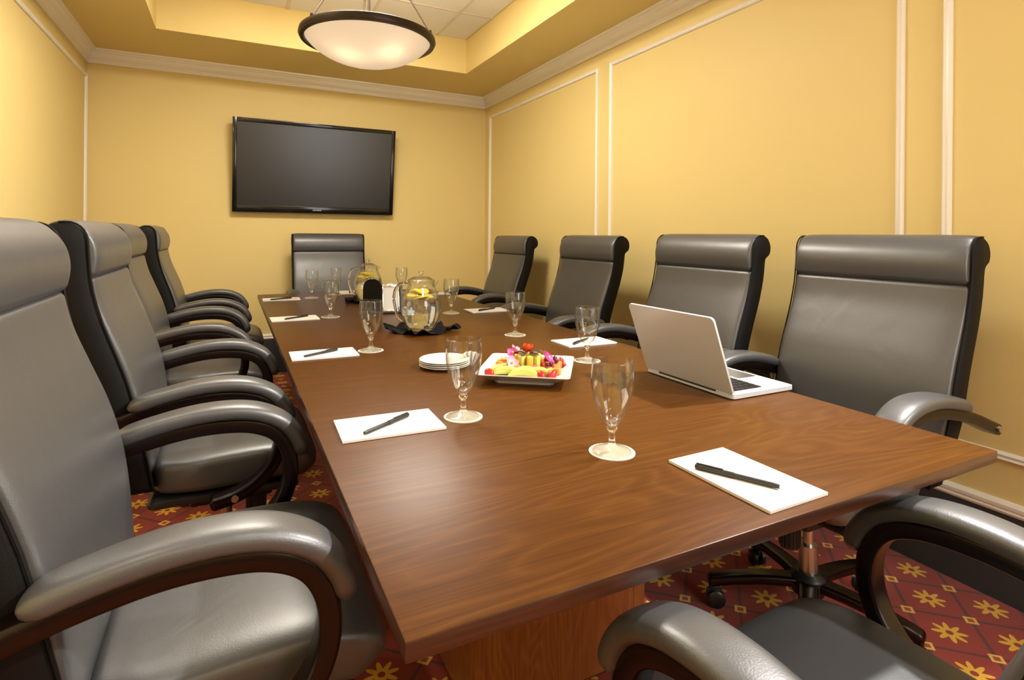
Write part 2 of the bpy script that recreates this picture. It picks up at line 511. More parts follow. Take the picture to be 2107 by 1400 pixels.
for k, (nm, a, b, inw, near) in enumerate(WALLS):
    o = MB().add(*run(CROWN, a, b, inw)).build('trim_%d' % (k + 1), M['white_trim'], ang=25)
    struct(o, 'cream crown moulding above ' + near, 'moulding')
    o = MB().add(*run(BASE, a, b, inw)).build('baseboard_' + nm, M['charcoal'], smooth=False)
    struct(o, 'charcoal skirting board with a cream cap below ' + near, 'baseboard')
    MB().add(*run(CAP, a, b, inw)).build('cap_moulding', M['white_trim'], o, ang=25)
# picture-frame mouldings on the side walls
def panel_frame(idx, xw, sgn, y0, y1, label):
    prof = [(-0.0145, 0), (-0.0125, 0.008), (-0.006, 0.013), (0.002, 0.010), (0.008, 0.014), (0.013, 0.009), (0.0145, 0)]
    z0, z1 = 0.463, 2.283
    mb = MB()
    cs = [(y0, z0), (y1, z0), (y1, z1), (y0, z1)]
    n = len(prof)
    vs, fs = [], []
    for (cy, cz), (dy, dz) in zip(cs, [(-1, -1), (1, -1), (1, 1), (-1, 1)]):
        for q, h in prof: vs.append((xw + sgn * h, cy + dy * q, cz + dz * q))
    for k in range(4):
        k2 = (k + 1) % 4
        for j in range(n - 1): fs.append([k * n + j, k * n + j + 1, k2 * n + j + 1, k2 * n + j])
    mb.add(vs, fs)
    struct(mb.build('trim_%d' % idx, M['white_trim'], ang=30), label, 'moulding')
for k, (y0, y1, w) in enumerate([(3.157, 4.915, 'closest to the television wall'), (1.222, 3.0, 'behind the middle of the chair row'), (-0.70, 1.068, 'beside the laptop chair')]):
    panel_frame(5 + k, XR, -1, y0, y1, 'cream rectangular wall frame moulding on the laptop side, ' + w)
for k, (y0, y1, w) in enumerate([(3.2, 4.99, 'closest to the television wall'), (1.25, 3.05, 'behind the middle of the chair row'), (-0.7, 1.1, 'furthest from the television')]):
    panel_frame(8 + k, XL, 1, y0, y1, 'cream rectangular wall frame moulding opposite the laptop side, ' + w)

# ------------------------------------------------------------------ added fill light behind the camera, shaped as a window with glowing slats
M['blind'] = mat('fill_window_glow', (0.85, 0.86, 0.86), 0.8, Emission_Color=(0.93, 0.97, 1.0, 1), Emission_Strength=FILL_WINDOW_EMIT)
WX0, WX1, WZ0, WZ1 = 0.95, 2.08, 0.75, 2.28
win = MB()
for x0, x1, z0, z1 in ((WX0 - 0.07, WX0, WZ0 - 0.07, WZ1 + 0.07), (WX1, WX1 + 0.07, WZ0 - 0.07, WZ1 + 0.07), (WX0, WX1, WZ1, WZ1 + 0.07), (WX0, WX1, WZ0 - 0.07, WZ0)):
    win.bb((x0, YF, z0), (x1, YF + 0.035, z1), 0.004)
win = struct(win.build('fill_window_1', M['white_trim']), 'added light source shaped as a cream framed window with glowing slats opposite the television', 'window')
nsl = 19
for k in range(nsl):
    z0 = WZ0 + (WZ1 - WZ0) * k / nsl
    MB().bb((WX0, YF + 0.008, z0 + 0.002), (WX1, YF + 0.012, z0 + (WZ1 - WZ0) / nsl - 0.001)).build('fill_window_slat', M['blind'], win, smooth=False)
MB().bb((WX0 - 0.1, YF, WZ0 - 0.10), (WX1 + 0.1, YF + 0.06, WZ0 - 0.07), 0.004).build('fill_window_sill', M['white_trim'], win)

# ------------------------------------------------------------------ lights: added ceiling fill out of view, then the pendant
def area(name, loc, size, power, col=WARM, rot=(0, 0, 0), size_y=None, shape='RECTANGLE', spread=None):
    d = bpy.data.lights.new(name, 'AREA')
    d.energy = power; d.color = col; d.shape = shape; d.size = size
    if shape == 'RECTANGLE': d.size_y = size_y or size
    if spread: d.spread = spread
    o = bpy.data.objects.new(name, d)
    o.location = loc; o.rotation_euler = rot
    return o
for k, (x0, x1, y0, y1, power) in enumerate(panel_spots):  # panels added above the view to brighten walls and table
    cx, cy = (x0 + x1) / 2, (y0 + y1) / 2
    r_ = thing('fill_light_panel', 'added square fill light panel set flush in the tiled tray ceiling', 'ceiling light', (cx, cy, ZTOP), 0, 'added fill panels in the tray ceiling')
    hx, hy = (x1 - x0) / 2 - 0.004, (y1 - y0) / 2 - 0.004
    MB().bb((-hx, -hy, 0.006), (hx, hy, 0.02)).build('diffuser', M['fill_diffuser'], r_, smooth=False)
    fr = MB()
    for s in (-1, 1):
        fr.bb((s * hx, -hy, -0.002), (s * (hx - 0.02), hy, 0.008)).bb((-hx, s * hy, -0.002), (hx, s * (hy - 0.02), 0.008))
    fr.build('frame', M['grid'], r_, smooth=False)
    link(area('fill_panel_light', (0, 0, -0.004), hx * 2 - 0.05, power), r_)
fill_cans = [(-0.70, -0.6, 0), (-0.70, 0.9, 0), (-0.70, 2.4, 0), (1.975, -0.6, 1), (1.975, 0.9, 1), (0.05, -1.05, 0), (1.25, -1.05, 0)]  # recessed fill lights added out of view; last value marks the aimed spots
for k, (x, y, aimed) in enumerate(fill_cans):
    lab = ('small round adjustable spot in the ceiling border above the laptop side', 'spots in the ceiling border') if aimed else ('small round recessed downlight in the yellow ceiling border', 'downlights in the ceiling border')
    r_ = thing('added_spotlight' if aimed else 'added_downlight', lab[0], 'downlight', (x, y, ZS), 0, lab[1])
    MB().lathe([(0.040, -0.001), (0.056, -0.001), (0.058, -0.006), (0.044, -0.009), (0.040, -0.005)], 28).build('trim_ring', M['white_trim'], r_)
    MB().lathe([(0, -0.0015), (0.041, -0.0015), (0.041, -0.0005), (0, -0.0005)], 24).build('lens', M['fill_diffuser'], r_)
    if aimed:
        d = bpy.data.lights.new('fill_spotlight', 'SPOT')
        d.energy = FILL_SPOT_POWER; d.color = (1.0, 0.97, 0.94); d.spot_size = math.radians(95); d.spot_blend = 0.8; d.shadow_soft_size = 0.06
        o = bpy.data.objects.new('fill_spotlight', d); link(o, r_); o.location = (0, 0, -0.02)
        o.rotation_euler = Vector((-1.8, 0.5, -1.9)).to_track_quat('-Z', 'Y').to_euler()
    else:
        link(area('downlight', (0, 0, -0.008), 0.075, FILL_CAN_POWER, shape='DISK'), r_)

def pendant(loc, label):
    """bowl pendant hung from the tray ceiling; local z = 0 at the rim"""
    p = thing('pendant_lamp', label, 'pendant lamp', loc)
    top = ZTOP - loc[2]
    R = 0.345
    MB().lathe([(R - 0.022, -0.012), (R - 0.018, -0.024), (R + 0.002, -0.022), (R + 0.010, -0.006), (R + 0.006, 0.012), (R - 0.006, 0.018), (R - 0.018, 0.012), (R - 0.022, -0.012)], 96).build('rim', M['bronze'], p)
    prof = [(0, -0.142)]
    for k in range(1, 15):
        tt = k / 14
        rr = (R - 0.019) * math.sin(tt * math.pi / 2) ** 0.9
        prof.append((rr, -0.142 + 0.132 * (1 - math.sqrt(max(0, 1 - (rr / (R - 0.019)) ** 2 * 0.86))) / (1 - math.sqrt(0.14))))
    MB().lathe(prof, 72).build('bowl', M['bowl'], p)
    MB().lathe([(0, top), (0.075, top), (0.075, top - 0.012), (0.05, top - 0.028), (0.014, top - 0.034), (0, top - 0.034)], 32).build('canopy', M['bronze'], p)
    MB().cyl((0, 0, top - 0.03), (0, 0, -0.06), 0.007).build('centre_rod', M['bronze'], p)
    for k in range(3):
        a = math.radians(205 + 120 * k)
        e = Vector((math.cos(a) * (R - 0.008), math.sin(a) * (R - 0.008), 0.012))
        h = Vector((math.cos(a) * 0.03, math.sin(a) * 0.03, top - 0.03))
        rod = MB().cyl(e, h, 0.0042, 10).build('suspension_rod', M['bronze'], p)
        MB().lathe([(0, 0.022), (0.008, 0.018), (0.010, 0.006), (0.008, -0.004), (0, -0.004)], 14, e).build('hook', M['bronze'], rod)
    for k, (bx, by) in enumerate([(-0.105, -0.060), (0.075, -0.150)]):
        s = MB().cyl((bx * 0.25, by * 0.25, -0.045), (bx * 0.6, by * 0.6, -0.050), 0.014).build('bulb_socket', M['bronze'], p)
        MB().lathe([(0, -0.03), (0.018, -0.022), (0.026, 0), (0.018, 0.022), (0, 0.03)], 18, (bx, by, -0.055)).build('bulb', M['bulb'], s)
        d = bpy.data.lights.new('bulb_light', 'POINT'); d.energy = BULB_POWER; d.color = (1.0, 0.80, 0.55); d.shadow_soft_size = 0.035
        o = bpy.data.objects.new('bulb_light', d); link(o, p); o.location = (bx, by, -0.055)
    return p
pendant((0.65, 3.03, 2.20), 'bowl pendant lamp with dark rim hanging between the table and television')

# ------------------------------------------------------------------ conference table
table = thing('conference_table', 'long dark brown wood conference table with a thin rectangular top', 'table', ((TX0 + TX1) / 2, (TY0 + TY1) / 2, 0))
hx, hy = (TX1 - TX0) / 2, (TY1 - TY0) / 2
mb = MB(); mb.box((0, 0, ZT - 0.012), (2 * hx, 2 * hy, 0.024), 0.0025, 2)
top = mb.build('tabletop', M['table'], table, ang=30)
me = top.data; me.materials.append(M['table_edge'])
for p in me.polygons:
    if abs(p.normal.z) < 0.6 or p.normal.z < 0: p.material_index = 1
for y0, y1 in ((-0.62, -1.16), (0.62, 1.16)):
    ped = MB().bb((-0.25, y0, 0.02), (0.25, y1, ZT - 0.024), 0.004).build('pedestal', M['oak'], table)
    MB().bb((-0.235, y0 - math.copysign(-0.02, y0), 0.0), (0.235, y1 - math.copysign(0.02, y1), 0.02)).build('plinth', M['table_edge'], ped)
MB().bb((-0.05, -0.62, 0.45), (0.05, 0.62, 0.56), 0.004).build('stretcher', M['table_edge'], table)

# ------------------------------------------------------------------ executive chairs
FPTS = [(0.42, -0.160), (0.50, -0.172), (0.60, -0.188), (0.71, -0.209), (0.78, -0.230), (0.86, -0.259), (0.94, -0.285), (1.015, -0.298), (1.10, -0.303), (1.2, -0.31)]
BWID = lambda z: 1.0 - 0.13 * max(0.0, min(1.0, (0.66 - z) / 0.22)) ** 1.5
def FX(z):
    for (z0, x0), (z1, x1) in zip(FPTS, FPTS[1:]):
        if z <= z1: 
            t_ = (z - z0) / (z1 - z0); return x0 + (x1 - x0) * t_
    return FPTS[-1][1]
def make_chair():
    """faces local +x, origin on the floor under the gas lift"""
    c = thing('executive_chair', 'x', 'chair')
    BW = 0.2825
    # side profile of the back with the scrolled top, swept across the width
    front = [(FX(z) - 0.012, z) for z in (0.44, 0.50, 0.58, 0.66, 0.74, 0.82, 0.90, 0.98, 1.04, 1.09)]
    rear = [(FX(z) - 0.082 + 0.012 * max(0, (0.7 - z) / 0.3), z) for z in (1.045, 0.98, 0.90, 0.82, 0.74, 0.66, 0.58, 0.50, 0.44)]
    scroll = [(-0.318, 1.122), (-0.330, 1.143), (-0.350, 1.154), (-0.375, 1.154), (-0.397, 1.143), (-0.411, 1.122), (-0.414, 1.098), (-0.406, 1.076), (-0.388, 1.064)]
    prof = [tuple(q) for q in smooth_path(front + scroll + rear, 2)]
    n = len(prof); vs, fs = [], []
    cxm = sum(q[0] for q in prof) / n
    for yy, ins in ((-BW, 0.007), (-BW + 0.006, 0.0), (BW - 0.006, 0.0), (BW, 0.007)):
        for k in range(n):
            a_, b_ = Vector(prof[k - 1]), Vector(prof[(k + 1) % n])
            tg = (b_ - a_).normalized(); nr = Vector((tg.y, -tg.x))
            q = Vector(prof[k]) - nr * ins
            vs.append((q.x, yy * BWID(q.y), q.y))
    for r_ in range(3):
        for k in range(n): fs.append([r_ * n + k, r_ * n + (k + 1) % n, (r_ + 1) * n + (k + 1) % n, (r_ + 1) * n + k])
    tri_ = tessellate_polygon([[Vector((q[0], q[1], 0)) for q in prof]])
    fs += [list(q) for q in tri_] + [[3 * n + i for i in q] for q in tri_]
    sh = MB().add(vs, fs).build('back_shell', M['leather_side'], c, ang=50)
    for s in (-1, 1):
        P = [(q[0] + 0.003, s * (BW - 0.002) * BWID(q[1]), q[1]) for q in smooth_path(front + scroll[:4], 2)]
        MB().tube(P, 0.0026, 6).build('piping', M['leather_side'], sh)
    zs = [0.475, 0.54, 0.62, 0.70, 0.78, 0.86, 0.94, 1.016]
    cw = BW - 0.008
    cu = MB().loft(path_stations([(FX(z) - 0.024, z) for z in zs], 0, lambda u: cw * BWID(0.475 + u * 0.541), lambda u: 0.022 + 0.012 * math.sin(math.pi * u), 0.03, 0.016), 56, 7).build('back_cushion', M['leather'], c)
    hp = [(-0.316, 1.012), (-0.317, 1.04), (-0.319, 1.075), (-0.324, 1.105), (-0.336, 1.130), (-0.356, 1.142), (-0.378, 1.140), (-0.396, 1.124), (-0.402, 1.100)]
    def hth(u): return 0.018 + 0.012 * math.sin(math.pi * min(1.0, u / 0.55)) if u < 0.55 else 0.018
    MB().loft(path_stations(hp, 0, cw, hth, 0.016, 0.012), 56, 9).build('headrest', M['leather'], c)
    # seat
    sp = [(-0.185, 0.460), (-0.12, 0.463), (-0.02, 0.466), (0.08, 0.468), (0.15, 0.465), (0.197, 0.450), (0.224, 0.420)]
    MB().loft(path_stations(sp, 0, lambda u: 0.262 - 0.012 * u - 0.045 * max(0.0, 1 - u / 0.3) ** 1.5, lambda u: 0.050 + 0.006 * math.sin(math.pi * u), 0.03, 0.042), 64, 5.5).build('seat_cushion', M['leather'], c)
    MB().loft(path_stations([(-0.19, 0.400), (0.0, 0.400), (0.15, 0.398), (0.19, 0.392)], 0, 0.245, 0.016, 0.02, 0.02), 40, 6).build('seat_pan', M['black_plastic'], c)
    # arms
    ap = [(-0.388, 0.600), (-0.33, 0.622), (-0.26, 0.648), (-0.17, 0.674), (-0.08, 0.690), (0.0, 0.691), (0.06, 0.680), (0.105, 0.653), (0.130, 0.605), (0.133, 0.545), (0.112, 0.487), (0.07, 0.443), (0.02, 0.418), (-0.04, 0.406)]
    pp = [(-0.225, 0.684), (-0.17, 0.702), (-0.08, 0.720), (0.0, 0.723), (0.065, 0.711), (0.118, 0.681), (0.150, 0.635), (0.158, 0.595)]
    for s in (-1, 1):
        A = MB().loft(path_stations(ap, s * 0.300, lambda u: 0.025, lambda u: 0.017, 0.012, 0.012, lat=0.01), 24, 5).build('armrest', M['mahogany'], c)
        MB().loft(path_stations(pp, s * 0.300, lambda u: 0.041 - 0.006 * (2 * u - 1) ** 2, lambda u: 0.0185, 0.035, 0.03, lat=0.03), 32, 2.8).build('arm_pad', M['leather'], A)
        MB().cyl((-0.362, s * 0.325, 0.610), (-0.362, s * 0.330, 0.610), 0.009, 14).build('bolt', M['steel'], A)
        MB().cyl((0.02, s * 0.325, 0.418), (0.02, s * 0.330, 0.418), 0.009, 14).build('bolt', M['steel'], A)
    MB().bb((-0.10, -0.09, 0.31), (0.13, 0.09, 0.386), 0.012).build('tilt_mechanism', M['black_plastic'], c)
    kn = MB().cyl((0.085, 0, 0.315), (0.085, 0, 0.225), 0.028, 20)
    for k in range(18):
        a = 2 * math.pi * k / 18
        kn.cyl((0.085 + 0.028 * math.cos(a), 0.028 * math.sin(a), 0.30), (0.085 + 0.028 * math.cos(a), 0.028 * math.sin(a), 0.23), 0.0032, 6)
    kn.build('tension_knob', M['black_plastic'], c)
    MB().cyl((0, 0, 0.10), (0, 0, 0.22), 0.027, 20).cyl((0, 0, 0.22), (0, 0, 0.345), 0.016, 20).build('gas_lift', M['steel'], c)
    MB().lathe([(0, 0.075), (0.045, 0.075), (0.05, 0.09), (0.05, 0.125), (0.036, 0.14), (0, 0.14)], 28).build('base_hub', M['black_plastic'], c)
    for k in range(5):
        a = math.radians(36 + 72 * k)
        R_ = Matrix.Rotation(a, 4, 'Z')
        mb = MB().loft(path_stations([(0.03, 0.108), (0.12, 0.106), (0.22, 0.094), (0.295, 0.078)], 0, lambda u: 0.028 - 0.006 * u, 0.015, 0.005, 0.015), 24, 4)
        mb.xf(R_); leg = mb.build('base_leg', M['mahogany'], c)
        mb = MB()
        for s in (-1, 1): mb.lathe([(0, -0.009), (0.021, -0.009), (0.027, -0.005), (0.027, 0.005), (0.021, 0.009), (0, 0.009)], 20, (0.27, s * 0.014, 0.027), Matrix.Rotation(math.pi / 2, 4, 'X'))
        mb.cyl((0.285, 0, 0.035), (0.285, 0, 0.07), 0.007, 10).box((0.275, 0, 0.045), (0.045, 0.012, 0.02), 0.004)
        mb.xf(R_); mb.build('caster', M['black_plastic'], leg)
    return c
chair0 = make_chair()
UPPER = ('back_shell', 'back_cushion', 'headrest', 'seat_cushion', 'seat_pan', 'armrest', 'tilt_mechanism', 'tension_knob')
CH = [
    (0.000, 1.165, 0, 0.022, 'black leather executive chair in the row opposite the laptop, fourth from the television wall'),
    (-0.005, 2.000, 0, 0.028, 'black leather executive chair in the row opposite the laptop, third from the television wall'),
    (-0.075, 3.000, 0, 0.034, 'black leather executive chair in the row opposite the laptop, second from the television wall'),
    (-0.058, 3.950, 0, 0.036, 'black leather executive chair in the row opposite the laptop, closest to the television wall'),
    (1.590, 1.130, 180, 0.010, 'black leather executive chair drawn up to the open laptop'),
    (1.525, 1.830, 180, 0.010, 'black leather executive chair next to the laptop chair, on the framed-panel side'),
    (1.570, 2.780, 180, 0.000, 'black leather executive chair on the laptop side, second from the television wall'),
    (1.670, 4.000, 180, -0.008, 'black leather executive chair on the laptop side, closest to the television wall'),
    (0.717, 4.450, -90, -0.004, 'black leather executive chair at the table end below the television'),
    (0.795, 0.490, 94, -0.034, 'black leather executive chair at the table end opposite the television'),
]
trees = [chair0] + [copy_tree(chair0) for _ in CH[1:]]
for o, (x, y, rz, dz, lab) in zip(trees, CH):
    o.location = (x, y, 0); o.rotation_euler = (0, 0, math.radians(rz))
    tag(o, lab, 'chair', 'executive chairs around the conference table')
    for chd in o.children:
        if chd.name.split('.')[0] in UPPER: chd.location.z = dz

# ------------------------------------------------------------------ television
tvw, tvh = 1.287, 0.745
tv = thing('television', 'wide black flat-screen television tilted forward on the yellow wall', 'television', (0.648, 4.972, 1.324))
TILT = Matrix.Rotation(math.radians(6.9), 4, 'X')
mb = MB()
b = 0.032
mb.bb((-tvw / 2, 0, 0), (-tvw / 2 + b, 0.055, tvh), 0.004).bb((tvw / 2 - b, 0, 0), (tvw / 2, 0.055, tvh), 0.004)
mb.bb((-tvw / 2 + b, 0, tvh - b), (tvw / 2 - b, 0.055, tvh), 0.004).bb((-tvw / 2 + b, 0, 0), (tvw / 2 - b, 0.055, 0.055), 0.004)
mb.xf(TILT); bez = mb.build('bezel', M['black_gloss'], tv)
MB().bb((-tvw / 2 + b - 0.002, 0.008, 0.053), (tvw / 2 - b + 0.002, 0.014, tvh - b + 0.002)).xf(TILT).build('screen', M['screen'], tv, smooth=False)
MB().bb((-tvw / 2 + 0.02, 0.014, 0.02), (tvw / 2 - 0.02, 0.058, tvh - 0.02), 0.004).xf(TILT).build('back_cover', M['black_plastic'], tv)
mb = MB()
for k, w_ in enumerate((0.011, 0.011, 0.012, 0.011, 0.010)):
    mb.bb((-0.035 + k * 0.0145, -0.0015, 0.021), (-0.035 + k * 0.0145 + w_, 0.001, 0.031), 0.001, 1)
mb.xf(TILT).build('maker_badge', M['chrome'], bez)
mb = MB()
mb.bb((-0.25, 0.052, 0.22), (0.25, 0.064, 0.52)).build('wall_bracket', M['black_plastic'], tv)
MB().cyl((-0.2, 0.055, 0.62), (-0.2, 0.0, 0.60), 0.012).cyl((0.2, 0.055, 0.62), (0.2, 0.0, 0.60), 0.012).build('tilt_arm', M['black_plastic'], tv)

# ------------------------------------------------------------------ notepads and pens
def notepad(x, y, rz, label, with_crest=True):
    p = thing('notepad', label, 'notepad', (x, y, ZT), rz, 'notepads on the table')
    MB().bb((-0.108, -0.070, 0.0), (0.108, 0.070, 0.0045), 0.0006, 1).build('paper_block', M['paper'], p, smooth=False)
    MB().bb((-0.108, -0.070, 0.0046), (0.108, 0.070, 0.0052)).build('top_sheet', M['paper'], p, smooth=False)
    mb = MB()                     # small faded crest printed near one short end
    for dx, dy, w_, h_ in ((0, 0, .008, .010), (0.004, 0.012, .007, .007), (0.004, -0.012, .007, .007), (-0.006, 0.006, .004, .004), (-0.006, -0.006, .004, .004), (-0.012, 0, .002, .036)):
        mb.bb((0.080 + dx - w_ / 2, dy - h_ / 2, 0.0052), (0.080 + dx + w_ / 2, dy + h_ / 2, 0.00535))
    mb.build('printed_crest', M['ink'], p, smooth=False)
    mb = MB()
    for k in range(2): mb.bb((-0.098 + k * 0.004, -0.045, 0.0052), (-0.0968 + k * 0.004, 0.045, 0.00535))
    mb.build('printed_line', M['ink_grey'], p, smooth=False)
    return p
def pen(a, b_, label):
    a, b_ = Vector(a), Vector(b_)
    d = b_ - a; L = 0.150
    c = (a + b_) / 2
    r_ = thing('pen', label, 'pen', (c.x, c.y, ZT + 0.0053 + 0.0050), math.atan2(d.y, d.x), 'pens on the notepads')
    Q = Matrix.Rotation(math.pi / 2, 4, 'Y')
    MB().lathe([(0, -0.060), (0.0035, -0.060), (0.0042, -0.050), (0.0042, 0.012), (0, 0.012)], 14, (0, 0, 0), Q).build('barrel', M['pen'], r_)
    cp = MB().lathe([(0, 0.012), (0.0049, 0.012), (0.0050, 0.075), (0.004, 0.078), (0, 0.078)], 14, (0, 0, 0), Q).build('cap', M['pen'], r_)
    MB().bb((0.030, -0.0015, 0.0049), (0.076, 0.0015, 0.0066), 0.0005, 1).build('clip', M['pen'], cp)
PADS = [
    # x, y, rz(deg), pen start, pen end, where
    (0.312, 1.215, -2, (0.234, 1.155), (0.361, 1.241), 'beside the glass nearest the stacked plates'),
    (0.800, 0.692, 91, (0.814, 0.614), (0.746, 0.744), 'at the table end opposite the television'),
    (0.290, 2.022, -1, (0.203, 1.965), (0.341, 2.049), 'across from the chair beside the laptop chair'),
    (0.280, 2.918, 1, (0.214, 2.852), (0.348, 2.949), 'opposite the laptop side, second from the television'),
    (0.286, 3.790, -2, (0.206, 3.722), (0.342, 3.790), 'opposite the laptop side, closest to the television'),
    (1.262, 2.828, 178, (1.336, 2.854), (1.196, 2.783), 'on the laptop side, second from the television'),
    (1.238, 1.840, 179, (1.290, 1.875), (1.158, 1.789), 'beside the goblet between platter and laptop'),
    (1.262, 3.745, 180, (1.32, 3.78), (1.19, 3.71), 'on the laptop side, closest to the television'),
    (0.745, 4.060, -90, (0.76, 4.12), (0.74, 3.98), 'at the table end below the television'),
]
for x, y, rz, a, b_, w_ in PADS:
    notepad(x, y, math.radians(rz), 'white paper notepad with a small faded crest ' + w_)
    pen(a, b_, 'slim black pen lying on the notepad ' + w_)

# ------------------------------------------------------------------ goblets on coasters
def make_goblet():
    g = thing('water_goblet', 'x', 'glass')
    foot = [(0.0, 0.0), (0.034, 0.0), (0.0365, 0.0018), (0.034, 0.0040), (0.022, 0.0075), (0.010, 0.012), (0.0070, 0.018)]
    stem = [(0.0070, 0.018), (0.0058, 0.026), (0.0060, 0.036), (0.0085, 0.041), (0.0105, 0.045), (0.0085, 0.049)]
    outer = [(0.0085, 0.049), (0.015, 0.056), (0.0235, 0.070), (0.032, 0.090), (0.0385, 0.113), (0.0415, 0.135), (0.0412, 0.155), (0.0395, 0.178)]
    inner = [(0.0383, 0.1785), (0.0399, 0.155), (0.0402, 0.135), (0.0371, 0.113), (0.0305, 0.090), (0.022, 0.071), (0.012, 0.060), (0.0, 0.056)]
    sm = lambda P: [tuple(p) for p in smooth_path(P, 3)]
    MB().lathe(sm(foot), 40).build('foot', M['glass'], g, ang=70)
    MB().lathe(sm(stem), 24).build('stem', M['solid_glass'], g, ang=70)
    MB().lathe(sm(outer) + sm(inner), 40).build('bowl', M['glass'], g, ang=70)
    return g
GOB = [
    (953, 857, 'beside the stack of white plates'),
    (1259, 929, 'at the table end opposite the television'),
    (763, 721, 'by the notepad level with the platter pitcher'),
    (680, 652, 'opposite the laptop side, second from the television'),
    (641, 613, 'opposite the laptop side, closest to the television'),
    (691, 606, 'at the table end below the television'),
    (1060, 689, 'between the platter pitcher and the laptop-side notepads'),
    (1208, 742, 'between the fruit platter and the laptop'),
    (928, 644, 'behind the platter pitcher on the laptop side'),
    (826, 603, 'beyond the card holder, close to the television'),
]
gob0 = make_goblet()
gobs = [gob0] + [copy_tree(gob0) for _ in GOB[1:]]
for o, (u_, v_, w_) in zip(gobs, GOB):
    p = onz(u_, v_, ZT + 0.002)
    o.location = (p.x, p.y, ZT + 0.0022)
    tag(o, 'empty clear stemmed water goblet ' + w_, 'glass', 'water goblets on the table')
    cs = MB().lathe([(0, 0.0), (0.0445, 0.0), (0.0447, 0.001), (0.0445, 0.0020), (0, 0.0020)], 48).build('coaster', M['coaster'], loc=(p.x, p.y, ZT))
    tag(cs, 'round white paper coaster under the goblet ' + w_, 'coaster', 'paper coasters on the table')

# ------------------------------------------------------------------ laptop
lp = thing('laptop', 'open silver laptop with its plain lid turned to the fruit platter', 'laptop', (1.150, 1.196, ZT))
def rrect(hx, hy, r, cx=0, cy=0, n=5):
    out = []
    for sx_, sy_, a0 in ((1, 1, 0), (-1, 1, 90), (-1, -1, 180), (1, -1, 270)):
        for k in range(n + 1):
            a = math.radians(a0 + 90 * k / n)
            out.append((cx + sx_ * (hx - r) + r * math.cos(a), cy + sy_ * (hy - r) + r * math.sin(a)))
    return out
DB, WB = 0.233, 0.334
base = MB().prism(rrect(DB / 2, WB / 2, 0.012, DB / 2), 0.003, 0.014).build('base', M['aluminium'], lp, ang=30)
MB().prism(rrect(DB / 2 - 0.008, WB / 2 - 0.008, 0.01, DB / 2), 0.0, 0.003).build('bottom_feet', M['black_plastic'], base)
MB().prism(rrect(0.055, 0.142, 0.004, 0.082), 0.0139, 0.0143).build('keyboard_well', M['black_plastic'], base)
kb = MB()
for r_ in range(6):
    for k in range(14):
        kb.box((0.036 + r_ * 0.0185, -0.1315 + k * 0.0202, 0.0149), (0.0155, 0.0165, 0.0014))
tag(kb.build('keys', M['black_plastic'], base, smooth=False), kind='stuff')
MB().prism(rrect(0.036, 0.052, 0.004, 0.187), 0.0139, 0.0143).build('trackpad', M['steel'], base)
LT = Matrix.Translation((0.004, 0, 0.012)) @ Matrix.Rotation(math.radians(-20), 4, 'Y')
lid = MB().prism(rrect(0.1085, WB / 2, 0.012, 0.1085), -0.003, 0.003)
lid.xf(LT @ Matrix.Rotation(math.radians(-90), 4, 'Y'))
lid = lid.build('lid', M['aluminium'], lp, ang=30)
sc_ = MB().prism(rrect(0.098, WB / 2 - 0.01, 0.004, 0.11), -0.0034, -0.0030).xf(LT @ Matrix.Rotation(math.radians(-90), 4, 'Y')).build('display', M['black_gloss'], lid)
MB().cyl((0.004, -0.11, 0.012), (0.004, 0.11, 0.012), 0.005, 14).build('hinge', M['black_plastic'], lp)

# ------------------------------------------------------------------ pitchers on black napkins
def napkin(loc, rz, label):
    N = 26
    vs, fs = [], []
    for i in range(N + 1):
        for j in range(N + 1):
            x, y = (i / N - 0.5) * 2, (j / N - 0.5) * 2
            rr = math.hypot(x, y); th = math.atan2(y, x)
            px = x * 0.125 * (1 + 0.10 * math.sin(5 * th)); py = y * 0.125 * (1 + 0.10 * math.cos(4 * th))
            lift = max(0, (rr - 0.55)) ** 1.2 * (0.022 + 0.016 * math.sin(5 * th + 1.0) + 0.012 * math.sin(9 * th + 0.6) + 0.010 * math.sin(17 * th)) + (0.006 * abs(math.sin(7 * x + 3 * y)) * abs(math.cos(5 * y - 2 * x)) if rr > 0.5 else 0)
            vs.append((px, py, 0.003 + max(0, lift)))
    n1 = len(vs)
    vs += [(x, y, max(0.0, z - 0.003)) for x, y, z in vs]
    q = lambda i, j: i * (N + 1) + j
    for i in range(N):
        for j in range(N):
            f = [q(i, j), q(i + 1, j), q(i + 1, j + 1), q(i, j + 1)]
            fs.append(f); fs.append([k + n1 for k in reversed(f)])
    for k in range(N):
        for e0, e1 in ((q(k, 0), q(k + 1, 0)), (q(k, N), q(k + 1, N)), (q(0, k), q(0, k + 1)), (q(N, k), q(N, k + 1))):
            fs.append([e0, e1, e1 + n1, e0 + n1])
    o = MB().add(vs, fs).build('cloth_napkin', M['black_cloth'], ang=60, loc=loc)
    o.rotation_euler.z = rz
    return tag(o, label, 'napkin', 'black cloth napkins under the pitchers')
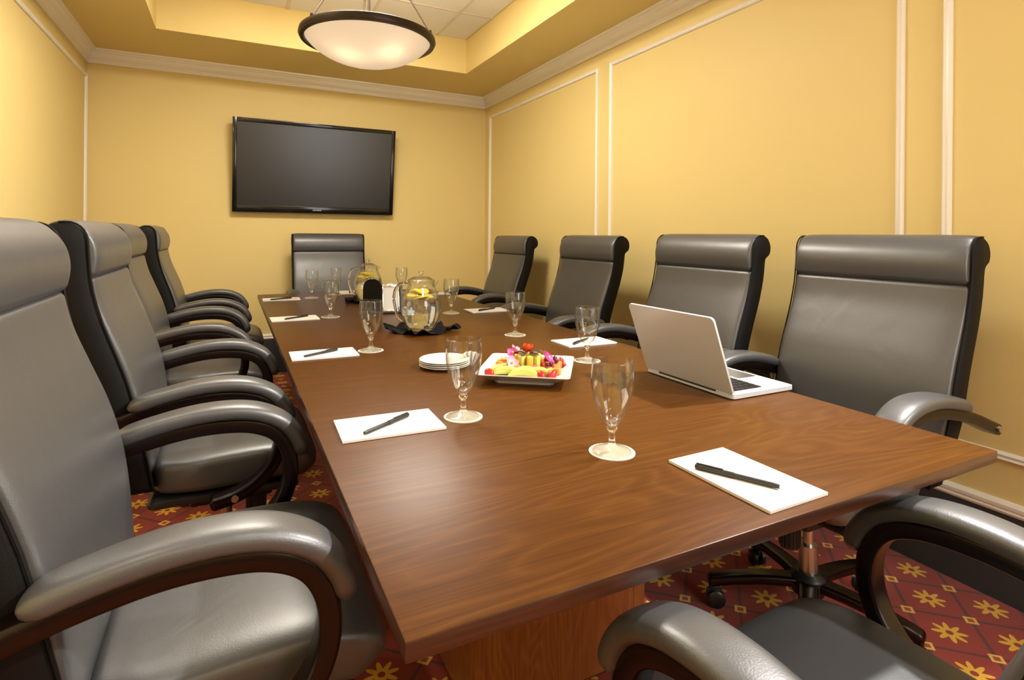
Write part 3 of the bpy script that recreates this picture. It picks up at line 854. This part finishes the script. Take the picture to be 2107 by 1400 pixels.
def make_pitcher():
    p = thing('water_pitcher', 'x', 'pitcher')
    sm = lambda P, k=3: [tuple(q) for q in smooth_path(P, k)]
    outer = [(0.0, 0.0), (0.045, 0.0), (0.056, 0.004), (0.072, 0.030), (0.083, 0.065), (0.086, 0.10), (0.079, 0.14), (0.064, 0.175), (0.056, 0.195), (0.058, 0.212)]
    inner = [(0.0555, 0.2125), (0.0535, 0.195), (0.0615, 0.175), (0.0765, 0.14), (0.0835, 0.10), (0.0805, 0.065), (0.0695, 0.032), (0.052, 0.010), (0.0, 0.008)]
    MB().lathe(outer[:2] + sm(outer[1:])[1:] + sm(inner), 48).build('body', M['glass'], p, ang=70)
    P = smooth_path([(0.058, 0, 0.198), (0.085, 0, 0.200), (0.108, 0, 0.180), (0.116, 0, 0.140), (0.110, 0, 0.095), (0.098, 0, 0.060), (0.079, 0, 0.040)], 5)
    MB().tube(P, 0.0065, 12).build('handle', M['solid_glass'], p)
    sp = MB().loft([(Vector((-0.052, 0, 0.186)), Vector((0, 0.014, 0)), Vector((0.004, 0, 0.003))), (Vector((-0.064, 0, 0.202)), Vector((0, 0.016, 0)), Vector((0.003, 0, 0.003))), (Vector((-0.074, 0, 0.214)), Vector((0, 0.012, 0)), Vector((0.002, 0, 0.002)))], 16, 2)
    sp.build('spout', M['glass'], p)
    lid_ = MB().lathe(sm([(0.0, 0.230), (0.030, 0.227), (0.052, 0.217), (0.0595, 0.2135), (0.0595, 0.2165), (0.052, 0.2215), (0.030, 0.231), (0.0, 0.2345)]), 40).build('lid', M['glass'], p, ang=70)
    MB().lathe(sm([(0.0, 0.2345), (0.008, 0.2350), (0.007, 0.241), (0.014, 0.247), (0.011, 0.254), (0.0, 0.2555)]), 20).build('knob', M['solid_glass'], lid_, ang=70)
    wi = [(max(0, r - 0.0008), z + 0.0006) for r, z in sm(inner) if z < 0.150]
    tag(MB().lathe([(0, wi[0][1])] + wi, 48).build('water', M['water'], p, ang=70), 'clear drinking water')
    return p
PIT = [(866, 679, 'the fruit platter'), (757, 619, 'the television end of the table')]
pit0 = make_pitcher()
pits = [pit0, copy_tree(pit0)]
for o, (u_, v_, w_) in zip(pits, PIT):
    p = onz(u_, v_, ZT + 0.004)
    o.location = (p.x, p.y, ZT + 0.0035)
    o.rotation_euler.z = math.radians(160)
    tag(o, 'clear glass water pitcher with lemon slices near ' + w_, 'pitcher', 'glass water pitchers')
    napkin((p.x, p.y, ZT), 0.4 if u_ > 800 else 1.1, 'crumpled black cloth napkin under the pitcher near ' + w_)
    for k in range(8):
        a = k * 1.257 + 0.4 + (0.6 if k > 4 else 0); rr = 0.040 if k not in (4, 7) else 0.008
        tilt = Matrix.Rotation(math.radians((14, -16, 10, -12, 5, 20, -22, 12)[k]), 4, 'X') @ Matrix.Rotation(math.radians((8, 12, -14, -9, 3, -12, 10, 16)[k]), 4, 'Y')
        zz = (0.146, 0.152, 0.158, 0.147, 0.154, 0.166, 0.168, 0.171)[k]
        rr = min(rr, 0.036 if k < 5 else 0.026)
        mb = MB().lathe([(0, 0.0035), (0.0245, 0.0035), (0.0245, -0.0035), (0, -0.0035)], 24, (0, 0, 0), tilt)
        s_ = mb.build('lemon_slice', M['lemon'], loc=(p.x + rr * math.cos(a), p.y + rr * math.sin(a), ZT + zz))
        tag(s_, 'thin yellow lemon slice floating in the pitcher near ' + w_, 'lemon slice', 'lemon slices in the pitcher near ' + w_)
        MB().lathe([(0.0247, 0.0036), (0.0272, 0.0028), (0.0272, -0.0028), (0.0247, -0.0036), (0.0247, 0.0036)], 24, (0, 0, 0), tilt).build('rind', M['lemon_rind'], s_)

# ------------------------------------------------------------------ card holder between the pitchers
ch_ = thing('card_holder', 'black tabletop holder with a silver framed white card between two pitchers', 'card holder', (0.762, 2.975, ZT), math.radians(-8))
MB().bb((-0.120, -0.060, 0), (0.062, 0.075, 0.010), 0.003).build('base', M['black_plastic'], ch_)
def arch_panel(x0, x1, ya, yb, zt):
    prof = [(ya, 0.010), (yb, 0.010), (yb, zt * 0.72)] + [((ya + yb) / 2 + (yb - ya) / 2 * math.cos(a), zt * 0.72 + zt * 0.28 * math.sin(a)) for a in [math.pi * k / 12 for k in range(1, 12)]] + [(ya, zt * 0.72)]
    n = len(prof)
    vs = [(x0, y, z) for y, z in prof] + [(x1, y, z) for y, z in prof]
    fs = [list(range(n)), list(range(n, 2 * n))] + [[k, (k + 1) % n, n + (k + 1) % n, n + k] for k in range(n)]
    return vs, fs
vs_, fs_ = arch_panel(-0.007, 0.007, 0.0, 0.115, 0.180)
TP = Matrix.Translation((-0.048, -0.050, 0)) @ Matrix.Rotation(math.radians(48), 4, 'Z')
MB().add([TP @ Vector(q) for q in vs_], fs_).build('side_panel', M['leather_side'], ch_, ang=30)
MB().add(*arch_panel(0.060, 0.049, -0.052, 0.070, 0.150)).build('side_panel', M['leather'], ch_, ang=30)
MB().bb((-0.049, 0.050, 0.010), (0.049, 0.064, 0.135), 0.002).build('back_panel', M['black_plastic'], ch_)
CT = Matrix.Translation((0.0, -0.052, 0.011)) @ Matrix.Rotation(math.radians(-11), 4, 'X')
mb = MB(); w_, h_ = 0.046, 0.146
mb.bb((-w_, 0, 0), (-w_ + 0.009, 0.008, h_), 0.001).bb((w_ - 0.009, 0, 0), (w_, 0.008, h_), 0.001).bb((-w_, 0, 0), (w_, 0.008, 0.008), 0.001).bb((-w_, 0, h_ - 0.018), (w_, 0.008, h_), 0.001)
fr = mb.xf(CT).build('card_frame', M['chrome'], ch_)
MB().bb((-w_ + 0.008, 0.003, 0.007), (w_ - 0.008, 0.006, h_ - 0.017)).xf(CT).build('card', M['paper'], fr, smooth=False)

# ------------------------------------------------------------------ plates, napkin
for k in range(4):
    pl = MB().lathe([(0, 0.0015), (0.045, 0.0015), (0.047, 0.0), (0.052, 0.0), (0.054, 0.002), (0.078, 0.0085), (0.0795, 0.0100), (0.078, 0.0112), (0.055, 0.0048), (0.048, 0.0038), (0, 0.0038)], 56).build('side_plate', M['china'], loc=(0.607 + 0.001 * math.sin(k * 2), 1.682 + 0.001 * math.cos(k * 3), ZT + k * 0.0058))
    tag(pl, ('topmost small round white plate of the stack by the fruit platter' if k == 3 else 'small round white plate below the top of the stack by the platter'), 'plate', 'stacked white plates')
fn = MB()
vs, fs = [], []
for k in range(9):                       # folded paper fan standing on the table
    a = math.radians(-40 + 10 * k); off = 0.006 * (-1) ** k
    vs += [(0.010 * math.sin(a), off, 0.0), (0.046 * math.sin(a), off, 0.046 * math.cos(a))]
for k in range(8): fs.append([2 * k, 2 * k + 1, 2 * k + 3, 2 * k + 2])
n_ = len(vs); vs += [(x, y + 0.0012, z) for x, y, z in vs]
fs += [[q + n_ for q in f] for f in fs] + [[0, 1, 1 + n_, n_], [16, 17, 17 + n_, 16 + n_]]
fn.add(vs, fs)
o = fn.build('paper_napkin', M['paper'], smooth=False, loc=(0.690, 1.665, ZT)); o.rotation_euler.z = math.radians(-30)
tag(o, 'small folded white paper napkin between the plates and the fruit platter', 'napkin')

# ------------------------------------------------------------------ fruit platter
PC, PA = Vector((0.790, 1.467)), math.radians(-35.3)
pt = thing('serving_platter', 'square white china platter holding cut fruit and flowers', 'platter', (PC.x, PC.y, ZT), PA)
mb = MB()
def sq_lathe(mb, rows, r):
    vs, fs = [], []
    n = None
    for hx_, hy_, z in rows:
        L_ = rrect(hx_, hy_, min(r, hx_ * 0.4))
        n = len(L_); vs += [(x, y, z) for x, y in L_]
    for i in range(len(rows) - 1):
        for k in range(n): fs.append([i * n + k, i * n + (k + 1) % n, (i + 1) * n + (k + 1) % n, (i + 1) * n + k])
    fs.append(list(range(n))); fs.append(list(range((len(rows) - 1) * n, len(rows) * n)))
    mb.add(vs, fs)
sq_lathe(mb, [(0.092, 0.100, 0.010), (0.100, 0.108, 0.012), (0.128, 0.138, 0.031), (0.132, 0.143, 0.033), (0.1315, 0.1425, 0.035), (0.124, 0.134, 0.0335), (0.100, 0.108, 0.018), (0.094, 0.102, 0.0165)], 0.016)
dish = mb.build('dish', M['china'], pt, ang=50)
mb = MB(); sq_lathe(mb, [(0.080, 0.088, 0.0), (0.084, 0.092, 0.001), (0.088, 0.096, 0.0102), (0.08, 0.088, 0.0104)], 0.014)
mb.build('foot_rim', M['china'], pt, ang=50)
FZ = ZT + 0.017
fm = {'canta': mat('cantaloupe_flesh', (0.66, 0.20, 0.04), 0.35, Subsurface_Weight=0.15), 'pine': mat('pineapple_flesh', (0.66, 0.42, 0.045), 0.4, Subsurface_Weight=0.15),
      'honey': mat('honeydew_flesh', (0.52, 0.52, 0.11), 0.35, Subsurface_Weight=0.15), 'rind': mat('melon_rind', (0.30, 0.36, 0.05), 0.5),
      'straw': mat('strawberry_skin', (0.36, 0.012, 0.008), 0.28), 'leaf': mat('calyx_green', (0.06, 0.18, 0.02), 0.5), 'grape': mat('dark_grape_skin', (0.10, 0.008, 0.018), 0.25),
      'orchid': mat('magenta_petal', (0.50, 0.03, 0.22), 0.5), 'pale': mat('pale_pink_petal', (0.66, 0.30, 0.40), 0.5), 'rose': mat('orange_red_petal', (0.66, 0.075, 0.012), 0.45),
      'dleaf': mat('dark_purple_leaf', (0.025, 0.008, 0.02), 0.45), 'melon': mat('watermelon_flesh', (0.72, 0.10, 0.08), 0.35, Subsurface_Weight=0.1)}
def P2(a, b_): # platter coordinates -> table
    return (PC.x + a * math.cos(PA) - b_ * math.sin(PA), PC.y + a * math.sin(PA) + b_ * math.cos(PA))
def chunk(kind, a, b_, z, d, rz, name, label, grp, tilt=0):
    x, y = P2(a, b_)
    Mx = Matrix.Rotation(rz, 4, 'Z') @ Matrix.Rotation(tilt, 4, 'X')
    o = MB().box((0, 0, d[2] / 2), d, min(d) * 0.18, 2, Mx).build(name, fm[kind], ang=50, loc=(x, y, z))
    return tag(o, label, 'fruit', grp)
def wedge(kind, a, b_, z, L_, h, rz, label, grp):
    x, y = P2(a, b_)
    st, rd = [], []
    for k in range(13):
        t_ = k / 12; aa_ = (t_ - 0.5) * 2
        w = 0.011 * math.sqrt(max(0.03, 1 - aa_ ** 2)); hh = h * math.sqrt(max(0.03, 1 - aa_ ** 2)) / 2
        cen = Vector((aa_ * L_ / 2, 0.012 * (1 - aa_ ** 2), 0.004 + hh))
        st.append((cen, Vector((0, w, 0)), Vector((0, 0, hh))))
        rd.append((cen + Vector((0, w * 0.8, -hh * 0.35)), Vector((0, w * 0.35, 0)), Vector((0, 0, hh * 0.62))))
    o = MB().loft(st, 16, 2.6).build('melon_slice', fm[kind], loc=(x, y, z)); o.rotation_euler.z = rz
    tag(o, label, 'fruit', grp)
    MB().loft(rd, 12, 2.2).build('rind', fm['rind'], o)
def berry(a, b_, z, s_, rz, tilt, label):
    x, y = P2(a, b_)
    Mx = Matrix.Rotation(rz, 4, 'Z') @ Matrix.Rotation(tilt, 4, 'Y') @ Matrix.Scale(s_, 4)
    P = [tuple(q) for q in smooth_path([(0.0, -0.016), (0.006, -0.013), (0.011, -0.003), (0.0125, 0.006), (0.009, 0.0125), (0.0, 0.0135)], 3)]
    o = MB().lathe(P, 18, (0, 0, 0), Mx).build('strawberry', fm['straw'], loc=(x, y, z + 0.011 * s_))
    tag(o, label, 'fruit', 'strawberries on the platter')
    cal = MB()
    for k in range(6):
        a_ = k * math.pi / 3
        e = Vector((math.cos(a_), math.sin(a_), 0)); f = Vector((-e.y, e.x, 0))
        cal.add([Mx @ q for q in (Vector((0, 0, 0.0145)), e * 0.006 + f * 0.003 + Vector((0, 0, 0.0145)), e * 0.012 + Vector((0, 0, 0.013)), e * 0.006 - f * 0.003 + Vector((0, 0, 0.0145)))], [[0, 1, 2, 3]])
    cal.build('calyx', fm['leaf'], o, smooth=False)
def grape(a, b_, z, label):
    x, y = P2(a, b_)
    P = [(0.0075 * math.sin(math.pi * k / 10), -0.0085 * math.cos(math.pi * k / 10)) for k in range(11)]
    P[0] = (0, P[0][1]); P[-1] = (0, P[-1][1])
    o = MB().lathe(P, 14).build('grape', fm['grape'], loc=(x, y, z + 0.0085))
    tag(o, label, 'fruit', 'dark grapes on the platter')
def blossom(kind, name, a, b_, z, R_, n, layers, label, tiltx=0.0, rz=0.0, up=0.5):
    x, y = P2(a, b_)
    f = thing(name, label, 'flower', (x, y, z), rz)
    f.rotation_euler = (tiltx, 0, rz)
    for L_ in range(layers):
        nn = max(3, n - L_); rr = R_ * (1 - 0.28 * L_)
        for k in range(nn):
            a0 = 2 * math.pi * (k + 0.5 * (L_ % 2)) / nn
            e = Vector((math.cos(a0), math.sin(a0), 0)); s_ = Vector((-e.y, e.x, 0)); vs = []
            lift = up + 0.35 * L_
            for i in range(5):
                t_ = i / 4
                w = rr * 0.46 * math.sin(math.pi * (0.12 + 0.80 * t_)) 
                ctr = e * rr * t_ * math.cos(lift * t_) + Vector((0, 0, 0.004 * L_ + rr * t_ * math.sin(lift * t_)))
                for q in (-1, 0, 1): vs.append(ctr + s_ * w * q + Vector((0, 0, (0.12 * rr) * abs(q) * t_)))
            fs = []
            for i in range(4):
                for q in range(2): fs.append([i * 3 + q, i * 3 + q + 1, i * 3 + q + 4, i * 3 + q + 3])
            n0 = len(vs); vs += [p_ + Vector((0, 0, -0.0008)) for p_ in vs]
            fs += [[i + n0 for i in reversed(g_)] for g_ in fs]
            MB().add(vs, fs).build('petal', fm[kind], f, ang=80)
    MB().lathe([(0, -0.003), (R_ * 0.16, 0.0), (R_ * 0.16, 0.006), (0, 0.009)], 12).build('flower_centre', fm['pine'] if kind != 'rose' else fm['rose'], f)
# centre: carved pineapple and melon tower (platter axes: +a to the near-right corner, +b away)
cg = 'cantaloupe chunks on the platter'; pg = 'pineapple chunks on the platter'; hg = 'honeydew slices on the platter'; wg = 'watermelon chunks on the platter'
n_ = 'cut fruit on the platter'
LC, LP_, LH, LW = 'orange cantaloupe chunk on the white platter', 'yellow pineapple chunk on the white platter', 'pale green honeydew slice with rind along the platter edge', 'red watermelon chunk on the white platter'
for k in range(8):
    a_ = 2 * math.pi * k / 8 + 0.3
    kd = 'canta' if k == 3 else ('pine', 'honey')[k % 2]
    kn_ = {'canta': ('cantaloupe_spear', 'single orange cantaloupe spear standing under the red flower'), 'pine': ('pineapple_spear', 'upright yellow pineapple spear ringed under the red flower'),
           'honey': ('honeydew_spear', 'upright pale green honeydew spear ringed under the red flower')}[kd]
    chunk(kd, 0.030 * math.cos(a_), 0.030 * math.sin(a_), FZ, (0.020, 0.018, 0.050), PA + a_, kn_[0], kn_[1], 'upright fruit spears on the platter', 0)
for k in range(6):
    a_ = 2 * math.pi * k / 6
    chunk(('melon', 'canta', 'melon')[k % 3], 0.052 * math.cos(a_), 0.052 * math.sin(a_), FZ, (0.022, 0.020, 0.026), a_, 'watermelon_chunk' if k % 3 != 1 else 'cantaloupe_chunk', LW if k % 3 != 1 else LC, wg if k % 3 != 1 else cg, 0.2)
for a_, b_, rz in ((-0.085, 0.020, 0.4), (-0.070, 0.062, 0.9), (-0.084, -0.035, 0.1), (0.084, 0.045, 0.5), (0.040, 0.090, 1.0), (-0.02, 0.092, 0.2), (0.088, -0.030, 0.8), (0.084, 0.008, 1.2)):
    chunk('canta', a_, b_, FZ, (0.026, 0.022, 0.020), rz, 'cantaloupe_chunk', LC, cg)
for a_, b_, rz in ((-0.060, 0.085, 0.4), (-0.086, 0.048, 0.1), (0.066, 0.072, 0.3), (0.070, -0.058, 0.7), (-0.066, -0.010, 0.5), (0.012, 0.100, 0.6)):
    chunk('pine', a_, b_, FZ, (0.026, 0.018, 0.022), rz, 'pineapple_chunk', LP_, pg)
for a_, b_, L_, rz in ((-0.050, -0.080, 0.085, 0.05), (0.000, -0.092, 0.090, -0.05), (0.040, -0.074, 0.075, 0.12), (-0.070, -0.058, 0.07, 0.3), (0.004, -0.070, 0.085, 0.0)):
    wedge('honey', a_, b_, FZ, L_, 0.024, PA + rz, LH, hg)
for a_, b_, z_, s_, rz, tl in ((0.078, -0.082, FZ, 1.0, 0.3, 1.3), (0.050, -0.092, FZ, 0.95, 1.5, 1.4), (-0.098, -0.088, FZ, 0.95, 2.0, 1.4), (0.090, 0.080, FZ, 1.0, 0.9, 1.3), (0.060, 0.020, FZ + 0.020, 0.95, 2.6, 1.2), (0.098, 0.060, FZ, 0.9, 2.0, 1.4)):
    berry(a_, b_, z_, s_, rz, tl, 'whole red strawberry among the cut fruit on the platter')
for k, (a_, b_, z_) in enumerate(((0.060, -0.030, FZ + 0.02), (0.070, -0.018, FZ + 0.018), (0.082, 0.028, FZ + 0.018), (-0.080, 0.090, FZ), (-0.092, 0.085, FZ), (0.075, 0.062, FZ + 0.018))):
    grape(a_, b_, z_, 'dark red grape resting among the cut fruit on the platter')
for k in range(5):                        # dark leaves under the top flower
    a_ = 2 * math.pi * k / 5 + 0.6
    x, y = P2(0.016 * math.cos(a_), 0.016 * math.sin(a_))
    lf = MB().loft([(Vector((0.034 * (t_ - 0.2), 0, 0.004 * math.sin(math.pi * t_))), Vector((0, 0.010 * math.sin(math.pi * max(0.04, min(0.96, t_))), 0)), Vector((0, 0, 0.0012))) for t_ in [i / 8 for i in range(9)]], 10, 2).build('garnish_leaf', fm['dleaf'], loc=(x, y, FZ + 0.0525))
    lf.rotation_euler.z = a_ + PA
    tag(lf, 'dark purple garnish leaf under the red flower on the fruit', 'leaf', 'dark garnish leaves on the fruit')
blossom('rose', 'red_flower', 0, 0, FZ + 0.058, 0.024, 7, 3, 'orange red flower crowning the fruit platter', up=0.9)
blossom('pale', 'orchid_blossom', -0.040, -0.048, FZ + 0.032, 0.021, 5, 1, 'pale pink orchid blossom low on the fruit pile', 0.9, 0.0, 0.25)
blossom('orchid', 'orchid_blossom', 0.060, 0.004, FZ + 0.038, 0.020, 5, 1, 'magenta orchid blossom on the laptop side of the fruit', 0.8, 0.5, 0.25)
blossom('orchid', 'orchid_blossom', -0.046, 0.000, FZ + 0.050, 0.019, 5, 1, 'magenta orchid blossom against the fruit tower near the plates', 0.7, -0.4, 0.25)
blossom('pale', 'orchid_blossom', -0.040, 0.036, FZ + 0.052, 0.020, 5, 1, 'pale pink orchid blossom high on the fruit tower', 0.5, 0.9, 0.25)
blossom('pale', 'orchid_blossom', 0.044, 0.040, FZ + 0.046, 0.018, 5, 1, 'pale pink orchid blossom behind the fruit tower', 0.5, 1.9, 0.25)
